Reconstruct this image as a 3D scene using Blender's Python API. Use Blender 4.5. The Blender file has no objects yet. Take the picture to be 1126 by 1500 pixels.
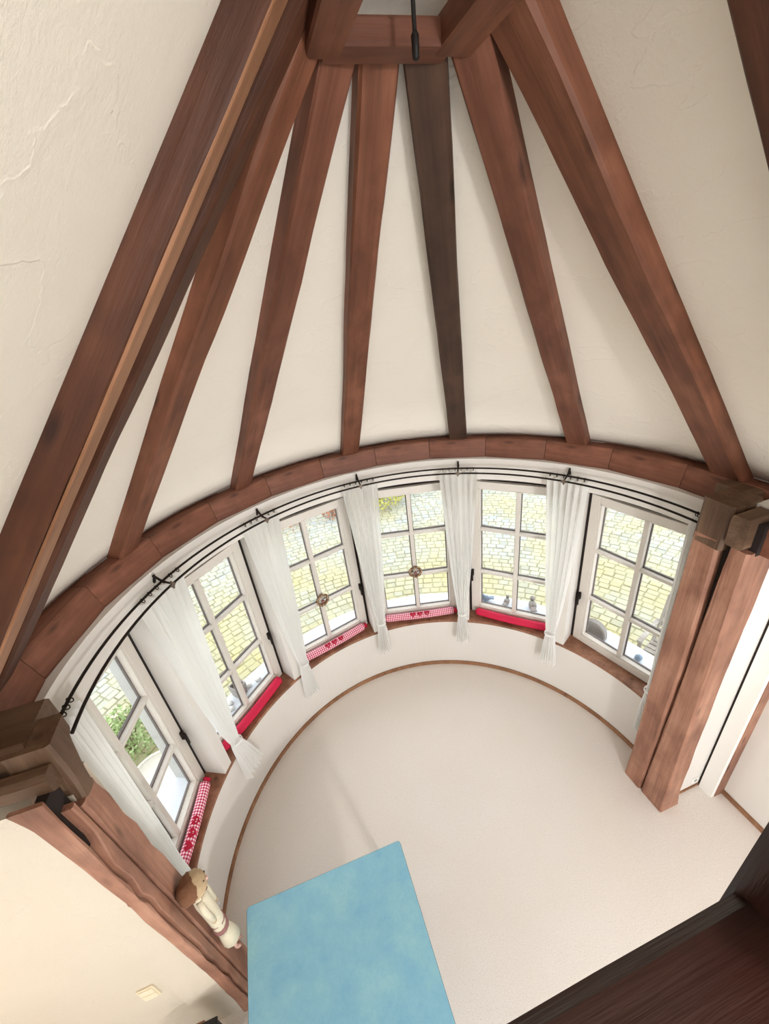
import bpy, bmesh, math, random
from mathutils import Vector, Matrix, noise
random.seed(7)
S = bpy.context.scene
COL = S.collection
PI = math.pi
R_ = math.radians

# ------------------------------------------------------------------ camera
cam_d = bpy.data.cameras.new('camera')
cam = bpy.data.objects.new('camera', cam_d)
COL.objects.link(cam)
CR, CU, CF = Vector((0.9457, -0.3049, -0.1128)), Vector((0.2403, 0.4197, 0.8753)), Vector((0.2195, 0.8549, -0.4702))
m = Matrix((CR, CU, -CF)).transposed().to_4x4()
m.translation = Vector((-0.697, -1.626, 4.293))
cam.matrix_world = m
cam_d.sensor_fit = 'VERTICAL'
cam_d.sensor_height = 36.0
cam_d.lens = 601.8 / 1500 * 36.0
cam_d.clip_start = 0.02
S.camera = cam
# ------------------------------------------------------------------ sky, exposure
w = bpy.data.worlds.new('overcast_sky'); S.world = w
w.use_nodes = True
bg = w.node_tree.nodes['Background']
bg.inputs[0].default_value = (0.93, 0.965, 1.0, 1)
bg.inputs[1].default_value = 1.6
S.view_settings.view_transform = 'Standard'
S.view_settings.look = 'None'
S.view_settings.gamma = 1.0
S.view_settings.use_curve_mapping = False
S.view_settings.exposure = 1.0

# ------------------------------------------------------------------ material helpers
def srgb(r, g, b):
    f = lambda c: (c/255/12.92) if c/255 <= 0.04045 else ((c/255+0.055)/1.055)**2.4
    return (f(r), f(g), f(b), 1.0)

class N:
    def __init__(s, name):
        s.m = bpy.data.materials.new(name); s.m.use_nodes = True
        s.t = s.m.node_tree; s.b = s.t.nodes['Principled BSDF']; s.out = s.t.nodes['Material Output']
    def n(s, typ, **kw):
        x = s.t.nodes.new(typ)
        for k, v in kw.items(): setattr(x, k, v)
        return x
    def l(s, a, b): s.t.links.new(a, b)
    def coords(s, scale=(1, 1, 1), kind='Object'):
        tc = s.n('ShaderNodeTexCoord'); mp = s.n('ShaderNodeMapping')
        mp.inputs['Scale'].default_value = scale
        s.l(tc.outputs[kind], mp.inputs[0]); return mp.outputs[0]
    def noise(s, vec, scale, detail=4, rough=0.55):
        x = s.n('ShaderNodeTexNoise'); x.inputs['Scale'].default_value = scale
        x.inputs['Detail'].default_value = detail; x.inputs['Roughness'].default_value = rough
        s.l(vec, x.inputs['Vector']); return x.outputs['Fac']
    def ramp(s, fac, stops):
        x = s.n('ShaderNodeValToRGB'); e = x.color_ramp.elements
        while len(e) < len(stops): e.new(0.5)
        for el, (p, c) in zip(e, stops): el.position = p; el.color = c
        s.l(fac, x.inputs[0]); return x.outputs[0]
    def mix(s, fac, a, b, blend='MIX'):
        x = s.n('ShaderNodeMix', data_type='RGBA', blend_type=blend)
        for sock, v in ((x.inputs['Factor'], fac), (x.inputs[6], a), (x.inputs[7], b)):
            if isinstance(v, (int, float)): sock.default_value = v
            elif isinstance(v, tuple): sock.default_value = v
            else: s.l(v, sock)
        return x.outputs[2]
    def math(s, op, a, b=0.0):
        x = s.n('ShaderNodeMath', operation=op)
        for sock, v in ((x.inputs[0], a), (x.inputs[1], b)):
            if isinstance(v, (int, float)): sock.default_value = v
            else: s.l(v, sock)
        return x.outputs[0]
    def bump(s, h, strength=0.3, dist=0.01):
        x = s.n('ShaderNodeBump'); x.inputs['Strength'].default_value = strength
        x.inputs['Distance'].default_value = dist
        s.l(h, x.inputs['Height']); s.l(x.outputs[0], s.b.inputs['Normal'])
    def color(s, c):
        if isinstance(c, tuple): s.b.inputs['Base Color'].default_value = c
        else: s.l(c, s.b.inputs['Base Color'])
    def set(s, rough=0.6, metal=0.0, spec=0.5):
        s.b.inputs['Roughness'].default_value = rough; s.b.inputs['Metallic'].default_value = metal
        s.b.inputs['Specular IOR Level'].default_value = spec
        return s.m

def wood(name, dark, mid, light, rough=0.55, spec=0.35, bump=0.35):
    k = N(name)
    v = k.coords((9, 9, 0.9)); v2 = k.coords((38, 38, 1.6)); v3 = k.coords((3.2, 3.2, 1.3))
    oi = k.n('ShaderNodeObjectInfo')
    base = k.ramp(k.noise(v3, 1.6, 3), [(0.3, dark), (0.5, mid), (0.72, light)])
    grain = k.noise(v2, 1.0, 5, 0.65); wide = k.noise(v, 1.3, 4)
    c = k.mix(k.math('MULTIPLY', k.ramp(grain, [(0.42, (0, 0, 0, 1)), (0.7, (1, 1, 1, 1))]), 0.5), base, dark)
    c = k.mix(0.35, c, k.ramp(wide, [(0.35, dark), (0.65, light)]))
    vo = k.n('ShaderNodeTexVoronoi'); vo.inputs['Scale'].default_value = 1.0; k.l(k.coords((7, 7, 2.2)), vo.inputs['Vector'])
    c = k.mix(k.ramp(vo.outputs['Distance'], [(0.05, (0.8, 0.8, 0.8, 1)), (0.16, (0, 0, 0, 1))]), c, tuple(q*0.55 for q in dark[:3])+(1,))
    c = k.mix(k.ramp(k.noise(k.coords((2.2, 2.2, 2.0)), 1.7, 5, 0.6), [(0.5, (0, 0, 0, 1)), (0.68, (0.5, 0.5, 0.5, 1))]), c, tuple(q*0.8 for q in dark[:3])+(1,))
    hv = k.n('ShaderNodeHueSaturation')
    k.l(c, hv.inputs['Color'])
    k.l(k.math('ADD', k.math('MULTIPLY', oi.outputs['Random'], 0.12), 0.94), hv.inputs['Value'])
    k.color(hv.outputs[0]); k.bump(k.math('ADD', grain, k.math('MULTIPLY', wide, 1.5)), bump, 0.008)
    return k.set(rough, 0, spec)

def plaster(name, col, col2, strength=0.45, scale=60):
    k = N(name); v = k.coords()
    a = k.noise(v, scale, 6, 0.7); b = k.noise(v, 1.3, 3); c = k.noise(k.coords((1, 1, 2.2)), 2.2, 5, 0.5)
    k.color(k.mix(b, col, col2))
    edge = k.ramp(c, [(0.49, (0, 0, 0, 1)), (0.5, (1, 1, 1, 1)), (0.56, (0, 0, 0, 1))])
    k.bump(k.math('ADD', a, k.math('MULTIPLY', edge, 0.5)), strength, 0.006)
    return k.set(0.9, 0, 0.2)

def plain(name, col, rough=0.6, metal=0.0, spec=0.4, var=0.12, scale=30):
    k = N(name); f = k.noise(k.coords(), scale, 3)
    d = tuple(c*(1-var) for c in col[:3])+(1,); l = tuple(min(1, c*(1+var)) for c in col[:3])+(1,)
    k.color(k.mix(f, d, l)); k.bump(f, 0.08, 0.002)
    return k.set(rough, metal, spec)

M = {}
M['beam'] = wood('rafter_wood', srgb(84, 48, 32), srgb(124, 76, 54), srgb(150, 98, 74))
M['beam_grey'] = wood('rafter_wood_greyed', srgb(52, 36, 26), srgb(74, 52, 40), srgb(98, 70, 54))
M['beam_dark'] = wood('rafter_wood_dark', srgb(56, 28, 14), srgb(82, 45, 26), srgb(104, 62, 40))
M['ring'] = wood('ring_beam_wood', srgb(82, 48, 34), srgb(116, 72, 54), srgb(144, 94, 74))
M['post'] = wood('post_wood', srgb(108, 70, 54), srgb(156, 109, 87), srgb(184, 138, 114), bump=0.7)
M['head'] = wood('post_head_wood', srgb(70, 48, 32), srgb(100, 74, 54), srgb(134, 106, 84), bump=0.9)
M['sap'] = wood('pale_sapwood', srgb(128, 84, 56), srgb(158, 112, 80), srgb(178, 132, 102))
M['rail'] = wood('gallery_rail_wood', srgb(32, 14, 9), srgb(48, 21, 14), srgb(62, 28, 19), rough=0.4)
M['sill'] = wood('sill_wood', srgb(104, 66, 46), srgb(142, 98, 74), srgb(168, 122, 96))
M['skirt'] = wood('skirting_wood', srgb(120, 82, 56), srgb(150, 108, 78), srgb(170, 128, 96))
M['slat'] = wood('weathered_garden_wood', srgb(132, 124, 116), srgb(168, 160, 152), srgb(196, 190, 182))
M['gap'] = plain('dark_gap_shade', srgb(36, 26, 22), 0.9)  # near-black colour standing in for shade in gaps, splits and notches
M['plaster'] = plaster('cream_plaster', srgb(238, 230, 216), srgb(244, 238, 227))
M['wall'] = plaster('white_wall_plaster', srgb(216, 210, 203), srgb(222, 217, 210), 0.12, 90)
M['plaster_l'] = plaster('beige_wall_plaster', srgb(200, 188, 170), srgb(208, 198, 182))
M['outer'] = plaster('outer_render', srgb(176, 176, 174), srgb(196, 196, 192), 0.4, 40)
M['white'] = plain('white_window_paint', srgb(214, 207, 198), 0.45, var=0.03)
M['spacer'] = plain('grey_glazing_spacer', srgb(112, 104, 102), 0.6, var=0.08)
M['panelwhite'] = plain('white_panel_paint', srgb(238, 236, 230), 0.5, var=0.02)
M['iron'] = plain('wrought_iron', srgb(40, 32, 28), 0.55, 0.6)
M['ironlight'] = plain('worn_iron', srgb(112, 100, 90), 0.5, 0.6)
M['black'] = plain('black_plastic', srgb(24, 24, 24), 0.5)
M['cord'] = plain('black_lamp_rod', srgb(26, 20, 18), 0.6)
M['ledge'] = plain('pale_stone_ledge', srgb(214, 218, 224), 0.8, var=0.06, scale=50)
M['stone'] = plain('grey_stone', srgb(150, 144, 138), 0.85, var=0.2, scale=40)
M['bluestone'] = plain('blue_grey_glaze', srgb(128, 146, 164), 0.5, var=0.25, scale=40)
M['pebble'] = plain('white_pebble', srgb(226, 226, 222), 0.7, var=0.05)
M['switch'] = plain('beige_switch', srgb(226, 212, 184), 0.45, var=0.02)
M['red'] = plain('red_fabric', srgb(206, 30, 70), 0.75, var=0.1, scale=90)
M['heart'] = plain('dark_red_felt', srgb(176, 16, 52), 0.85, var=0.1)
M['twig'] = plain('brown_twigs', srgb(112, 84, 66), 0.85, var=0.45, scale=60)
M['pink'] = plain('pink_cloth', srgb(220, 178, 164), 0.8)
M['cream'] = plain('cream_knit', srgb(216, 204, 178), 0.9, var=0.15, scale=120)
M['burlap'] = plain('beige_burlap', srgb(184, 158, 124), 0.9, var=0.2, scale=80)
M['hair'] = plain('brown_wool_hair', srgb(118, 80, 56), 0.95, var=0.3, scale=90)
M['mauve'] = plain('mauve_ribbon', srgb(150, 104, 96), 0.8)
M['leaf'] = plain('green_leaves', srgb(156, 176, 118), 0.6, var=0.4, scale=9)
M['leaf_y'] = plain('yellow_green_leaves', srgb(190, 186, 84), 0.6, var=0.3, scale=9)
M['leaf_r'] = plain('rusty_leaves', srgb(176, 120, 90), 0.7, var=0.4, scale=9)
M['clay'] = plain('pale_clay', srgb(206, 202, 190), 0.7, var=0.1)

def mat_carpet():
    k = N('beige_carpet'); v = k.coords()
    sp = k.noise(v, 130, 4, 0.8); bl = k.noise(v, 1.1, 3); md = k.noise(v, 34, 4, 0.7)
    c = k.ramp(sp, [(0.3, srgb(190, 178, 170)), (0.46, srgb(238, 232, 227)), (0.7, srgb(248, 245, 242))])
    c = k.mix(k.math('MULTIPLY', bl, 0.7), c, srgb(232, 218, 200)); c = k.mix(k.math('MULTIPLY', md, 0.22), c, srgb(214, 202, 190))
    k.color(c); k.bump(sp, 0.5, 0.006); return k.set(0.95, 0, 0.1)
M['carpet'] = mat_carpet()

def mat_teal():
    k = N('teal_table_linoleum'); v = k.coords()
    a = k.noise(v, 4.5, 6, 0.75); b = k.noise(v, 90, 4, 0.7)
    c = k.ramp(a, [(0.32, srgb(132, 188, 216)), (0.5, srgb(146, 200, 220)), (0.7, srgb(164, 214, 222))])
    c = k.mix(k.math('MULTIPLY', b, 0.3), c, srgb(108, 160, 180))
    k.color(c); k.bump(b, 0.15, 0.002); return k.set(0.42, 0, 0.4)
M['teal'] = mat_teal()
M['tealedge'] = plain('teal_table_edge', srgb(60, 104, 122), 0.5)

def mat_gingham():
    k = N('red_white_gingham')
    tc = k.n('ShaderNodeUVMap'); sx = k.n('ShaderNodeSeparateXYZ'); k.l(tc.outputs[0], sx.inputs[0])
    st = lambda o: k.math('GREATER_THAN', k.math('FRACT', k.math('MULTIPLY', o, 45.0)), 0.5)
    f = k.math('MULTIPLY', k.math('ADD', st(sx.outputs[0]), st(sx.outputs[1])), 0.5)
    k.color(k.ramp(f, [(0.0, srgb(248, 232, 232)), (0.5, srgb(226, 128, 152)), (1.0, srgb(170, 22, 66))]))
    return k.set(0.8, 0, 0.2)
M['gingham'] = mat_gingham()

def mat_curtain():
    k = N('sheer_white_curtain'); k.color(srgb(250, 249, 246)); k.set(0.8, 0, 0.1)
    tr = k.n('ShaderNodeBsdfTranslucent'); tr.inputs[0].default_value = srgb(250, 250, 248)
    tp = k.n('ShaderNodeBsdfTransparent')
    mx = k.n('ShaderNodeMixShader'); mx.inputs[0].default_value = 0.55
    k.l(k.b.outputs[0], mx.inputs[1]); k.l(tr.outputs[0], mx.inputs[2])
    m2 = k.n('ShaderNodeMixShader'); m2.inputs[0].default_value = 0.16
    k.l(mx.outputs[0], m2.inputs[1]); k.l(tp.outputs[0], m2.inputs[2])
    k.l(m2.outputs[0], k.out.inputs[0]); return k.m
M['curtain'] = mat_curtain()

def mat_glass():
    k = N('window_glass')
    tp = k.n('ShaderNodeBsdfTransparent'); tp.inputs[0].default_value = (0.96, 0.97, 0.97, 1)
    gl = k.n('ShaderNodeBsdfGlossy'); gl.inputs['Roughness'].default_value = 0.02
    lw = k.n('ShaderNodeLayerWeight'); fr = k.math('ADD', k.math('MULTIPLY', k.math('POWER', lw.outputs['Facing'], 5.0), 0.5), 0.02)
    mx = k.n('ShaderNodeMixShader')
    k.l(fr, mx.inputs[0]); k.l(tp.outputs[0], mx.inputs[1]); k.l(gl.outputs[0], mx.inputs[2])
    k.l(mx.outputs[0], k.out.inputs[0]); return k.m
M['glass'] = mat_glass()

def mat_paver():
    k = N('yard_pavers'); oi = k.n('ShaderNodeObjectInfo'); v = k.coords()
    geo = k.n('ShaderNodeNewGeometry')
    rnd = k.math('FRACT', k.math('ADD', k.math('MULTIPLY', oi.outputs['Random'], 1.0), geo.outputs['Random Per Island']))
    c = k.ramp(rnd, [(0.0, srgb(162, 166, 160)), (0.35, srgb(184, 186, 177)), (0.7, srgb(188, 187, 170)), (1.0, srgb(172, 180, 186))])
    pos = k.n('ShaderNodeNewGeometry')
    big = k.noise(pos.outputs['Position'], 0.8, 4)
    ln = k.n('ShaderNodeVectorMath', operation='LENGTH'); k.l(pos.outputs['Position'], ln.inputs[0])
    moss = k.math('ADD', big, k.math('MULTIPLY', ln.outputs['Value'], -0.07))
    c = k.mix(k.ramp(moss, [(0.0, (0, 0, 0, 1)), (0.34, (0.8, 0.8, 0.8, 1))]), c, srgb(192, 181, 120))
    c = k.mix(k.math('MULTIPLY', k.noise(pos.outputs['Position'], 22, 4, 0.7), 0.55), c, srgb(126, 122, 104))
    k.color(c); k.bump(k.noise(v, 40, 4), 0.4, 0.01); return k.set(0.9, 0, 0.2)
M['paver'] = mat_paver()
M['joint'] = plain('mossy_joint_soil', srgb(164, 160, 126), 0.95, var=0.3, scale=12)

# ------------------------------------------------------------------ geometry helpers
def obj(name, verts, faces, mat, parent=None, mw=None, smooth=False, uv=None):
    me = bpy.data.meshes.new(name)
    me.from_pydata([tuple(v) for v in verts], [], faces); me.update()
    if smooth:
        for p in me.polygons: p.use_smooth = True
    if uv:
        L = me.uv_layers.new(name='UVMap')
        for lp in me.loops: L.data[lp.index].uv = uv[lp.vertex_index]
    me.materials.append(M[mat])
    o = bpy.data.objects.new(name, me); COL.objects.link(o)
    if parent is not None:
        o.parent = parent; o.matrix_basis = world(parent).inverted() @ (mw if mw is not None else Matrix())
    elif mw is not None: o.matrix_basis = mw
    return o
def world(o): return (world(o.parent) @ o.matrix_basis) if o.parent else o.matrix_basis.copy()

def empty(name, loc, rz=0):
    o = bpy.data.objects.new(name, None); COL.objects.link(o)
    o.matrix_basis = Matrix.Translation(loc) @ Matrix.Rotation(rz, 4, 'Z'); o.empty_display_size = 0.1
    return o
def tag(o, label, cat, group=None):
    o['label'] = label; o['category'] = cat
    if group: o['group'] = group
    return o
def struct(o): o['kind'] = 'structure'; return o

def frame(origin, zdir, xhint):
    z = Vector(zdir).normalized(); x = Vector(xhint); x = (x - z*x.dot(z)).normalized(); y = z.cross(x)
    mm = Matrix((x, y, z)).transposed().to_4x4(); mm.translation = Vector(origin); return mm

def box_data(x0, x1, y0, y1, z0, z1, bev=0.0):
    if bev <= 0:
        v = [(x, y, z) for x in (x0, x1) for y in (y0, y1) for z in (z0, z1)]
        return v, [(0, 1, 3, 2), (4, 6, 7, 5), (0, 4, 5, 1), (2, 3, 7, 6), (0, 2, 6, 4), (1, 5, 7, 3)]
    bm = bmesh.new()
    v = [bm.verts.new((x, y, z)) for x in (x0, x1) for y in (y0, y1) for z in (z0, z1)]
    for f in [(0, 1, 3, 2), (4, 6, 7, 5), (0, 4, 5, 1), (2, 3, 7, 6), (0, 2, 6, 4), (1, 5, 7, 3)]: bm.faces.new([v[i] for i in f])
    bmesh.ops.bevel(bm, geom=list(bm.edges), offset=bev, segments=2, profile=0.6, affect='EDGES')
    bmesh.ops.recalc_face_normals(bm, faces=bm.faces)
    bm.verts.index_update()
    vs = [tuple(q.co) for q in bm.verts]; fs = [tuple(q.index for q in f.verts) for f in bm.faces]; bm.free()
    return vs, fs
def box(name, b, mat, parent=None, mw=None, bev=0.0):
    v, f = box_data(*b, bev); return obj(name, v, f, mat, parent, mw)

def join(parts):
    V = []; F = []
    for v, f in parts:
        k = len(V); V += [tuple(q) for q in v]; F += [tuple(i+k for i in q) for q in f]
    return V, F

def loft(rings, cap=True, closed=True):
    n = len(rings[0]); V = [p for r in rings for p in r]; F = []
    for i in range(len(rings)-1):
        for j in range(n if closed else n-1):
            F.append((i*n+j, i*n+(j+1) % n, (i+1)*n+(j+1) % n, (i+1)*n+j))
    if cap: F.append(tuple(range(n-1, -1, -1))); F.append(tuple((len(rings)-1)*n+j for j in range(n)))
    return V, F

def rect_section(x0, x1, y0, y1, c):
    return [(x0+c, y0), (x1-c, y0), (x1, y0+c), (x1, y1-c), (x1-c, y1), (x0+c, y1), (x0, y1-c), (x0, y0+c)]

def timber(name, A, B, wx, wy, xhint, mat, parent=None, cham=0.012, hew=0.005, seed=0, off=(0, 0), bend=0.0):
    """hewn timber from A to B; local z along it; section spans off +- wx/2, wy/2"""
    A, B = Vector(A), Vector(B); L = (B-A).length; mw = frame(A, B-A, xhint)
    n = max(6, int(L/0.12)); rings = []
    sec = rect_section(-wx/2+off[0], wx/2+off[0], -wy/2+off[1], wy/2+off[1], cham)
    for i in range(n+1):
        z = L*i/n; r = []
        for j, (x, y) in enumerate(sec):
            nv = noise.noise_vector(Vector((j//2*3.7+seed*5.1, z*1.4, seed*2.3))); n2 = noise.noise_vector(Vector((j*1.9+seed, z*5, 4.0)))
            r.append((x+nv.x*hew*1.6+n2.x*hew*0.5+bend*math.sin(PI*i/n), y+nv.y*hew*1.6+n2.y*hew*0.5, z))
        rings.append(r)
    v, f = loft(rings)
    return obj(name, v, f, mat, parent, mw)

def tube_data(pts, rad, seg=8, cap=True):
    pts = [Vector(p) for p in pts]; rings = []; prev = None
    for i, p in enumerate(pts):
        t = (pts[min(i+1, len(pts)-1)]-pts[max(i-1, 0)]).normalized()
        if prev is None: x = t.orthogonal().normalized()
        else: x = (prev-t*prev.dot(t)).normalized()
        prev = x; y = t.cross(x); r = rad[i] if isinstance(rad, (list, tuple)) else rad
        rings.append([p+(x*math.cos(2*PI*k/seg)+y*math.sin(2*PI*k/seg))*r for k in range(seg)])
    return loft(rings, cap)
def tube(name, pts, rad, mat, parent=None, seg=8, mw=None):
    v, f = tube_data(pts, rad, seg); return obj(name, v, f, mat, parent, mw, smooth=True)

def blob_data(c, r, seg=14, rings=9, jit=0.0, seed=0):
    c = Vector(c); rr = [[None]*seg for _ in range(rings+1)]
    for i in range(rings+1):
        th = PI*(0.02+0.96*i/rings)
        for k in range(seg):
            a = 2*PI*k/seg; d = Vector((math.sin(th)*math.cos(a), math.sin(th)*math.sin(a), -math.cos(th)))
            s = 1+jit*noise.noise(d*2.3+Vector((seed*7.7, 0, 0)))
            rr[i][k] = (c.x+d.x*r[0]*s, c.y+d.y*r[1]*s, c.z+d.z*r[2]*s)
    return loft(rr)
def blob(name, c, r, mat, parent=None, jit=0.0, seed=0, mw=None, seg=14, rings=9):
    v, f = blob_data(c, r, seg, rings, jit, seed); return obj(name, v, f, mat, parent, mw, smooth=True)
def pol(r, a, z): return Vector((r*math.cos(R_(a)), r*math.sin(R_(a)), z))

def arc_wall(a0, a1, r0, r1, z0, z1, step=2.0):
    n = max(1, int(abs(a1-a0)/step)); rings = []
    for i in range(n+1):
        a = a0+(a1-a0)*i/n
        rings.append([pol(r0, a, z0), pol(r0, a, z1), pol(r1, a, z1), pol(r1, a, z0)])
    return loft(rings)

# ------------------------------------------------------------------ levels and azimuths
RW = 2.0; SILL = 0.74; BEAM0, BEAM1 = 2.79, 2.965
RAFT = [176.4-28.8*k for k in range(7)]
WAZ = [166.3-30.2*k for k in range(6)]; WD = 2.14; WH = 0.49
WTOP = 2.485
SL = 1.16                                        # roof pitch dz/dr
def rin(z): return 0.34+(4.99-z)/SL              # inner faces of the cone's rafters
def rpl(z): return rin(z)+0.118                  # plaster

# ------------------------------------------------------------------ floor
fl = [pol(2.03, 180*i/48, 0) for i in range(49)]
fl += [Vector((-2.03, -0.3, 0)), Vector((-3.2, -0.3, 0)), Vector((-3.2, -4.4, 0)), Vector((2.42, -4.4, 0)), Vector((2.42, -0.3, 0)), Vector((2.03, -0.3, 0))]
nfl = len(fl)
struct(obj('floor', fl+[p-Vector((0, 0, 0.08)) for p in fl], [tuple(range(nfl)), tuple(range(2*nfl-1, nfl-1, -1))]+[(i, i+nfl, (i+1) % nfl+nfl, (i+1) % nfl) for i in range(nfl)], 'carpet'))

# ------------------------------------------------------------------ plastered roof: half cone + two tangent slopes
def roof_rings(off):
    cols = []
    zs = [2.93+(5.60-0.02-2.93)*i/14 for i in range(15)]
    def col(fn): cols.append([fn(rpl(z)+off, z+off*0.8) for z in zs])
    return cols, zs, col
cols, zs, col = roof_rings(0.0)
for y in (-4.4, -3.2, -2.2, -1.4, -0.7): col(lambda r, z: (r, y, z))
for i in range(61): col(lambda r, z: tuple(pol(r, 180*i/60, z)))
for y in (-0.7, -1.4, -2.2, -3.2, -4.4): col(lambda r, z: (-r, y, z))
v, f = loft(cols, cap=False, closed=False)
ro = struct(obj('ceiling', v, f, 'plaster', smooth=True))
sd = ro.modifiers.new('thickness', 'SOLIDIFY'); sd.thickness = 0.06; sd.offset = -1.0
# low lean-to slope over the left recess
struct(obj('ceiling_recess', [(-2.26, -0.25, 2.98), (-2.26, -4.4, 2.98), (-3.3, -4.4, 1.78), (-3.3, -0.25, 1.78), (-2.30, -0.25, 3.03), (-2.30, -4.4, 3.03), (-3.34, -4.4, 1.83), (-3.34, -0.25, 1.83)],
    [(0, 1, 2, 3), (7, 6, 5, 4), (0, 4, 5, 1), (1, 5, 6, 2), (2, 6, 7, 3), (3, 7, 4, 0)], 'plaster'))

# ------------------------------------------------------------------ curved bay wall
bay = struct(empty('wall_bay', (0, 0, 0)))
v, f = arc_wall(-4.4, 184.4, RW, 2.44, -0.3, SILL-0.035); obj('parapet', v, f, 'wall', bay)
v, f = arc_wall(-4.4, 184.4, RW, 2.2, 2.585, 2.80); obj('lintel', v, f, 'wall', bay)
v, f = arc_wall(-4.4, 184.4, 2.205, 2.44, WTOP-0.03, 2.98); obj('outer_lintel', v, f, 'outer', bay)
half = math.degrees(math.atan((WH+0.03)/WD))
edges = [(184.4, WAZ[0]+half)]+[(WAZ[k]-half, WAZ[k+1]+half) for k in range(5)]+[(WAZ[5]-half, -4.4)]
for a0, a1 in edges:
    v, f = arc_wall(a0, a1, RW, 2.2, SILL-0.03, 2.60, 1.0); obj('pier', v, f, 'wall', bay)
    v, f = arc_wall(a0+1.5, a1-1.5, 2.2, 2.46, SILL-0.03, 2.98, 1.0); obj('outer_pier', v, f, 'outer', bay)
v, f = arc_wall(3, 183, 1.985, RW+0.01, 0, 0.05); struct(obj('baseboard_bay', v, f, 'skirt'))
v, f = arc_wall(-3, 183, RW-0.004, 2.13, SILL-0.032, SILL)
trim = struct(obj('trim_1', v, f, 'sill'))
v, f = arc_wall(-3, 183, 2.2, 2.52, SILL-0.075, SILL-0.02); struct(obj('trim_2', v, f, 'ledge'))
# inner tiles of sill under the window frames
v, f = arc_wall(-3, 183, 2.13, 2.21, SILL-0.032, SILL-0.002); obj('sill_back', v, f, 'sill', trim)

# ------------------------------------------------------------------ side walls
wl = struct(box('wall_left', (-3.25, -2.06, -0.30, -0.18, 0, 3.0), 'plaster_l'))
box('wall_return', (-2.06, -1.78, -0.325, -0.18, 0, 2.68), 'plaster_l', wl)
struct(box('wall_left_side', (-3.32, -3.2, -4.4, -0.18, 0, 1.95), 'plaster'))
wr = struct(box('wall_right', (1.93, 2.46, -0.32, -0.2, 0, 2.95), 'wall'))
struct(box('wall_right_side', (2.385, 2.47, -4.4, -0.31, 0, 2.90), 'wall'))
struct(box('baseboard_right', (1.95, 2.252, -0.332, -0.318, 0, 0.022), 'skirt'))
struct(box('baseboard_right_side', (2.37, 2.388, -4.4, -0.448, 0, 0.05), 'skirt'))
struct(box('baseboard_left', (-3.2, -2.06, -0.315, -0.298, 0, 0.05), 'skirt'))
dj = struct(empty('trim_3', (2.25, -0.39, 0)))
box('door_jamb', (2.25, 2.386, -0.446, -0.338, 0.0, 2.78), 'panelwhite', dj)
box('jamb_edge_strip', (2.29, 2.384, -0.454, -0.446, 0.0, 2.78), 'post', dj)
box('shadow_gap', (2.256, 2.38, -0.338, -0.321, 0.0, 2.78), 'gap', dj)
so = tag(empty('wall_socket', (2.19, -0.32, 0.11)), 'small white wall socket low beside the split wooden post', 'socket')
box('plate', (2.155, 2.225, -0.330, -0.3195, 0.08, 0.145), 'panelwhite', so, bev=0.003)
blob('socket_well', (2.19, -0.330, 0.112), (0.02, 0.003, 0.02), 'stone', so)

# light switch
sw = tag(empty('light_switch', (-2.175, -0.30, 0.79)), 'beige double light switch on the plaster wall beside the cracked post', 'switch')
box('plate', (-2.222, -2.130, -0.311, -0.2995, 0.715, 0.86), 'switch', sw, bev=0.003)
for z in (0.725, 0.79): box('rocker', (-2.214, -2.138, -0.317, -0.309, z, z+0.06), 'switch', sw, bev=0.003)

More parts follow.
